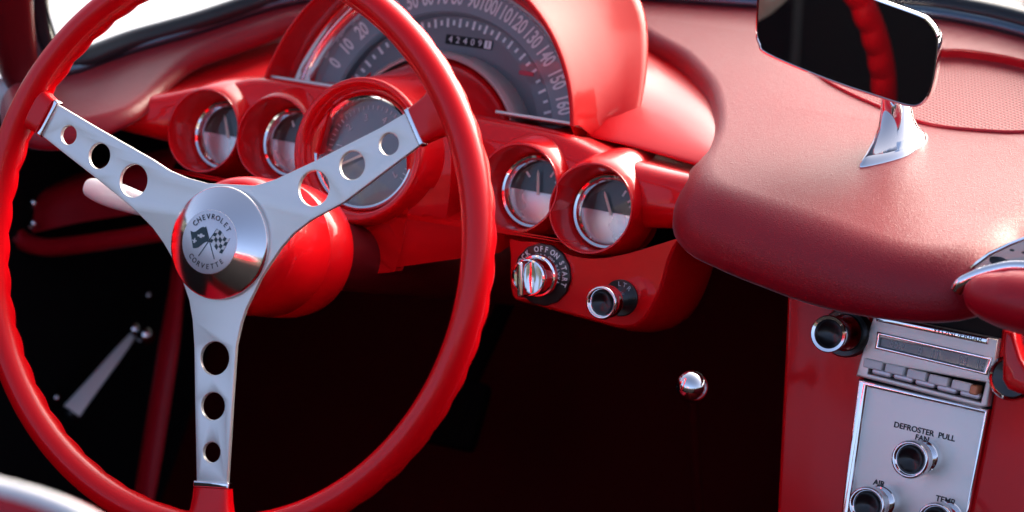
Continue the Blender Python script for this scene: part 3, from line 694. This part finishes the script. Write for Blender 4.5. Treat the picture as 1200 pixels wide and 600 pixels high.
# ================================================================== WINDSCREEN
ws = thing('windshield', 'wraparound windscreen set in dark rubber along the dash top', 'windshield', (.1, .55, .06))
wq = [(36,-60),(35,-20),(36,20),(42,50),(56,72),(85,79),(150,56),(220,36),(350,-3),(520,-20),(700,-11),(875,0),(1050,9),(1120,17),(1200,35),(1300,70),(1420,120)]
wp = []
lp0 = PAD.w(*PAD.px((85,79)), .004)
for q in wq:
    if q[0] < 80: wp.append(on(q, lp0+V((0, -.01, 0)), (-.35, 1, .25)))
    else: wp.append(PAD.w(*PAD.px(q, .004), .004))
wc = crom(wp, 6)
obj('gasket', tube([p+V((0, .008, .004)) for p in wc], .010, 12, flat=.9), M['rubber'], ws)
obj('trim_strip', tube([p+V((0, -.003, -.001)) for p in wc], .0052, 10), M['bluegrey'], ws)
gc = [p for p in wc[24:]]
rows = [[p+V((0, .01-.02*k, .005+.06*k)) for p in gc[::3]] for k in (0, 1, 2, 3, 4, 5)]
obj('glass_pane', patch(rows, 2, 2), M['glass'], ws)
pil = crom([on(q, lp0+V((-.03, -.03, 0)), (-.35, 1, .25)) for q in [(10,-60),(12,0),(16,50),(24,90),(40,120)]], 5)
obj('pillar', tube(pil, [.018]*len(pil), 16, flat=.7), M['darkred'], ws, 'dark red windscreen pillar')
p_ = PAD.w(*PAD.px((76,81)), .004)
obj('corner_clip', ball(p_+V((0, -.008, 0)), .006, 16, (1.6, 1, .7)), M['chrome'], ws)

# ================================================================== DRIVER'S DOOR AND SIDE
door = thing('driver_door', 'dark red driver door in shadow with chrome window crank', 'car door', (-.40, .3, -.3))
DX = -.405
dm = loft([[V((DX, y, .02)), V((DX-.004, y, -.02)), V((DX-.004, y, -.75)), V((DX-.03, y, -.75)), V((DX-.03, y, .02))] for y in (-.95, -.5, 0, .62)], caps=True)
obj('door_panel', dm, M['shadedark'], door)
ca, cb = PX((88,484), DX+.03), PX((156,393), DX+.045)
ca = PX((84,482), DX+.03)
cr = crom([ca, ca.lerp(cb, .35), ca.lerp(cb, .75), cb], 5)
cn = V((.43, -.73, .53)); crw = []
for i, p in enumerate(cr):
    t_ = (cr[min(i+1, len(cr)-1)]-cr[max(i-1, 0)]).normalized(); wd = t_.cross(cn).normalized(); n2_ = wd.cross(t_).normalized(); k_ = i/(len(cr)-1); r_ = .0088-.0058*k_
    crw.append([p+wd*r_*math.copysign(abs(cos(a))**.6, cos(a))+n2_*.0022*math.copysign(abs(sin(a))**.6, sin(a)) for a in [2*pi*j/20 for j in range(20)]])
crank = obj('window_crank', loft(crw, caps=True), M['crank'], door)
obj('crank_boss', ball(ca-cn*.008, .010, 20, (1, 1, 1)), M['black'], crank)
obj('crank_knob', ball(PX((171,393), DX+.07), .0085), M['chrome'], crank)
obj('crank_pivot', ball(PX((158,386), DX+.055), .0065), M['chrome'], crank)
for q in ((66,466), (174,346)): obj('panel_stud', ball(PX(q, DX+.004), .004, 12), M['chrome'], door)
# under-dash end bracket with screws
brk = thing('end_bracket', 'dark red screwed bracket under the left end of the dash', 'bracket', (-.33, .27, -.12))
Y0 = .30
def QB(q, dy=0): return PY(q, Y0+dy)
top_ = [QB(q, d) for q, d in (((-20,252), -.02), ((10,241), 0), ((60,224), .01), ((110,208), .02), ((200,190), .03))]
mid_ = [QB(q, d-.012) for q, d in (((-20,290), -.02), ((10,280), 0), ((60,268), .01), ((110,258), .02), ((200,245), .03))]
fr = patch([[p+V((0, .05, .004)) for p in top_], top_, mid_], 5, 4, .004)
obj('bracket_face', fr, M['softvinyl'], brk)
lp = crom([QB(q, -.02) for q in ((18,274),(30,284),(55,290),(90,287),(140,280),(190,272),(260,262))], 5)
obj('bracket_lip', tube(lp, .008, 12), M['softvinyl'], brk)
for q in ((17,247),(37,239),(37,263),(4,251)): obj('screw', ball(QB(q, -.018), .0048, 14, (1, .5, 1)), M['chrome'], brk)
obj('cable', tube([QB((-6,293), -.03), QB((18,281), -.03)], .003, 8), M['chrome'], brk)
# panel brace
bra = thing('panel_brace', 'dim red upright brace running down into the footwell behind the lower spoke', 'brace', (-.1, .3, -.2))
bp_ = [PY((212,300), .34), PY((202,380), .33), PY((188,470), .31), PY((168,590), .28), PY((158,650), .27)]
obj('brace_bar', tube(crom(bp_, 4), .0115, 12, flat=.5), M['softvinyl'], bra)

# ================================================================== GEAR LEVER, PEDAL
gl_ = thing('gear_lever', 'small chrome ball on the gear lever in the dark footwell', 'gear lever', PY((812,470), .11))
kc = PY((811,453), .11)
obj('shift_knob', ball(kc, .0108, 32), M['chrome'], gl_)
obj('lever_rod', tube([kc, kc+ray(811, 454)*.12, kc+ray(812, 455)*.22, kc+V((-.08, .26, -.5))], .004), M['carpet'], gl_)
pd = thing('brake_pedal', 'barely visible pedal in the dark footwell right of the wheel', 'pedal', PY((527,490), .42))
pf = Frame(PY((527,482), .40), 35)
obj('pedal_pad', box(pf, -.03, -.03, .03, .03, -.01, .004, .003, .006), M['dark'], pd)
obj('pedal_arm', tube([pf.w(0, .0, -.01), pf.w(.0, .12, -.05), pf.w(0, .25, -.02)], .008), M['dark'], pd)

# ================================================================== SEAT (its piped corner shows at the lower left)
seat = thing('driver_seat', 'red driver seat with white piping along the top of its backrest', 'car seat', (-.02, -.55, -.5))
SB = Frame(PY((20,640), -.50), 14)
SBz = 0
arcq = [(-200,560),(-120,555),(-60,558),(0,573.5),(45,586),(86,602),(120,622),(145,650),(160,690),(170,760)]
arc = crom([(*SB.px(q), 0) for q in arcq], 6)
ap = [SB.w(p.x, p.y, 0) for p in arc]
x0 = ap[0].x
obj('piping', tube(ap, .0048, 12), M['piping'], seat, 'white piping along the backrest edge')
c_ = SB.w(*SB.px((-60,760)))
rows = []
cen = V((ap[0].x, ap[0].y, ap[-1].z))
for k, dz, dy in ((1.0, 0, .0), (.97, 0, -.012), (.90, 0, -.022), (.6, 0, -.03), (.02, 0, -.03)):
    rows.append([cen+(p-cen)*k-SB.z*dy*-1 for p in ap])
fronts = loft(rows, closed=False)
rows2 = [[p for p in ap], [p-SB.z*-.0+SB.z*-.02 for p in ap], [cen+(p-cen)*.98+SB.z*-.07 for p in ap]]
rows = [[cen+(p-cen)*k+SB.z*d for p in ap] for k, d in ((.02, .012), (.6, .012), (.9, .009), (.97, .005), (1.0, 0), (.95, -.01), (.82, -.04), (.6, -.07), (.02, -.075))]
obj('backrest', loft(rows, closed=False), M['softvinyl'], seat, smooth=70)
cu_f = Frame((-.04, -.30, -.43), 80)
obj('cushion', box(Frame((-.13, -.28, -.36), 82), -.22, -.24, .22, .24, -.12, 0, .03, .06), M['softvinyl'], seat)

# ================================================================== SETTING: footwell, body, ground
def slab(name, x0, y0, z0, x1, y1, z1, m, kind=None, parent=None, label=None):
    v = [V((x, y, z)) for z in (z0, z1) for y in (y0, y1) for x in (x0, x1)]
    return obj(name, mesh(v, [(0, 1, 3, 2), (4, 5, 7, 6), (0, 1, 5, 4), (2, 3, 7, 6), (0, 2, 6, 4), (1, 3, 7, 5)]), m, parent, label, kind=kind)
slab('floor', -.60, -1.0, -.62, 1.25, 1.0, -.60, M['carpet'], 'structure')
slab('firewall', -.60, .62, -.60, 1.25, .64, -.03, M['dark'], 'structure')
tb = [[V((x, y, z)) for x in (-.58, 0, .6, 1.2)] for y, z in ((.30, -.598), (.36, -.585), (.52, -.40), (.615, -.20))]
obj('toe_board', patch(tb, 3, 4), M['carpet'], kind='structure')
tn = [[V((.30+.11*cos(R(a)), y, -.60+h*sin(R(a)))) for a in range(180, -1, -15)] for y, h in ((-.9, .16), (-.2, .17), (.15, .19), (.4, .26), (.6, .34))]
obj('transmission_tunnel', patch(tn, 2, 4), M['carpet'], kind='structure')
car = thing('car_body', 'white painted car body beyond the windscreen', 'car', (.4, 1.0, -.2))
hr_ = []
WSY = [(-.58,.10),(-.42,.15),(-.30,.225),(-.25,.328),(-.206,.425),(-.10,.492),(.03,.52),(.153,.542),(.27,.562),(.38,.55),(.5,.50),(.8,.42),(1.2,.25),(1.38,.10)]
def wsy(x):
    for (a, ya), (b, yb) in zip(WSY, WSY[1:]):
        if a <= x <= b: return ya+(yb-ya)*(x-a)/(b-a)
    return .1
UU = [-.98,-.90,-.82,-.74,-.69,-.66,-.62,-.56,-.5,-.37,-.25,-.13,0,.12,.3,.5,.7,.85,.98]
hr_.append([V((.4+u, wsy(.4+u)+.004, .02+.131*(wsy(.4+u)-.225)-.03)) for u in UU])
hr_.append([V((.4+u, wsy(.4+u)+.014, .02+.131*(wsy(.4+u)-.225)-.002)) for u in UU])
hr_.append([V((.4+u, wsy(.4+u)+.05, .02+.131*(wsy(.4+u)-.225)+.002)) for u in UU])
for y, z, wd in ((.75, .055, 1.0), (1.0, .060, 1.0), (1.35, .045, 1.0), (1.7, .0, 1.0), (1.95, -.06, .97), (2.02, -.16, .95), (2.02, -.5, .95)):
    hr_.append([V((.40+wd*u, y-.12*u*u, z+.035*math.exp(-((abs(u)-.8)/.12)**2)-.03*u*u)) for u in UU])
hm = patch(hr_, 3, 4)
obj('hood', hm, M['body'], car)
for sx in (-1, 1):
    x = .40+sx*.97
    rows = [[V((x, y, .0)), V((x+sx*.02, y, -.08)), V((x+sx*.02, y, -.35)), V((x, y, -.6))] for y in (-1.3, -.9, -.4, .1, .5, .9, 1.5, 2.0)]
    obj('body_side', patch(rows, 3, 3, .01), M['body'], car)
dk = [[V((x, y, z)) for x, z in ((-.42, -.02), (-.2, .0), (.4, .0), (1.0, .0), (1.25, -.02))] for y in (-.98, -1.3, -1.8, -2.2)]
obj('rear_deck', patch(dk, 3, 3, .01), M['darkred'], car)
slab('rear_bulkhead', -.42, -1.0, -.60, 1.25, -.985, -.02, M['shadedark'], None, car)
slab('passenger_door', 1.20, -.98, -.60, 1.25, .5, -.01, M['darkred'], None, car)
gm = mesh([V((-200, -200, -.90)), V((200, -200, -.90)), V((200, 200, -.90)), V((-200, 200, -.90))], [(0, 1, 2, 3)])
obj('ground', gm, M['ground'], kind='structure')

trees = []  # unseen ring of crowns, added to darken low reflections in paint and chrome
for i in range(90):
    a = 2*pi*i/90+random.uniform(-.03, .03); d_ = random.uniform(38, 50); r_ = random.uniform(2.2, 4.2)
    me = bpy.data.meshes.new('t'); bm = bmesh.new(); bmesh.ops.create_icosphere(bm, subdivisions=3, radius=r_)
    for v in bm.verts: v.co *= 1+random.uniform(-.14, .14)
    bmesh.ops.transform(bm, matrix=Matrix.Translation((d_*cos(a), d_*sin(a), random.uniform(.5, 2.6)))@Matrix.Diagonal((1, 1, random.uniform(1, 1.6), 1)), verts=bm.verts); bm.to_mesh(me); bm.free(); trees.append(me)
M['leaf'] = grain(mat('foliage', (.035, .040, .030), .8), 2, .3, .1, col_var=.5)
obj('added_tree_ring', join(trees), M['leaf'], kind='stuff')

# ================================================================== LIGHT, WORLD, CAMERA
SUN_EL, SUN_AZ = 24, 13          # compass style: clockwise from +Y
w = bpy.data.worlds.new('World'); S.world = w; w.use_nodes = True
nt = w.node_tree; bg = nt.nodes['Background']
sky = nt.nodes.new('ShaderNodeTexSky'); sky.sky_type = 'NISHITA'; sky.sun_disc = False
sky.sun_elevation = R(SUN_EL); sky.sun_rotation = R(SUN_AZ); sky.air_density = .4; sky.dust_density = 6.5; sky.ozone_density = .3
nt.links.new(sky.outputs['Color'], bg.inputs['Color']); bg.inputs['Strength'].default_value = .15
sd_ = V((sin(R(SUN_AZ))*cos(R(SUN_EL)), cos(R(SUN_AZ))*cos(R(SUN_EL)), sin(R(SUN_EL))))
sun = bpy.data.lights.new('Sun', 'SUN'); sun.energy = .5; sun.angle = R(70); sun.color = (1, .985, .965)
so = bpy.data.objects.new('Sun', sun); COL.objects.link(so); so.rotation_euler = (-sd_).to_track_quat('-Z', 'Y').to_euler()
cam = bpy.data.cameras.new('Camera'); co = bpy.data.objects.new('Camera', cam); COL.objects.link(co)
cam.sensor_width = 36; cam.sensor_fit = 'HORIZONTAL'; cam.lens = 36*F/1200; cam.clip_end = 1000; cam.clip_start = .05
co.matrix_world = Matrix(((RT.x, UP.x, -FW.x, CAM.x), (RT.y, UP.y, -FW.y, CAM.y), (RT.z, UP.z, -FW.z, CAM.z), (0, 0, 0, 1)))
cam.dof.use_dof = True; cam.dof.focus_distance = 1.63; cam.dof.aperture_fstop = 5.6
S.camera = co
S.render.engine = 'CYCLES'
S.view_settings.view_transform = 'Standard'; S.view_settings.look = 'None'; S.view_settings.exposure = 1.85; S.view_settings.gamma = 1
S.cycles.max_bounces = 10
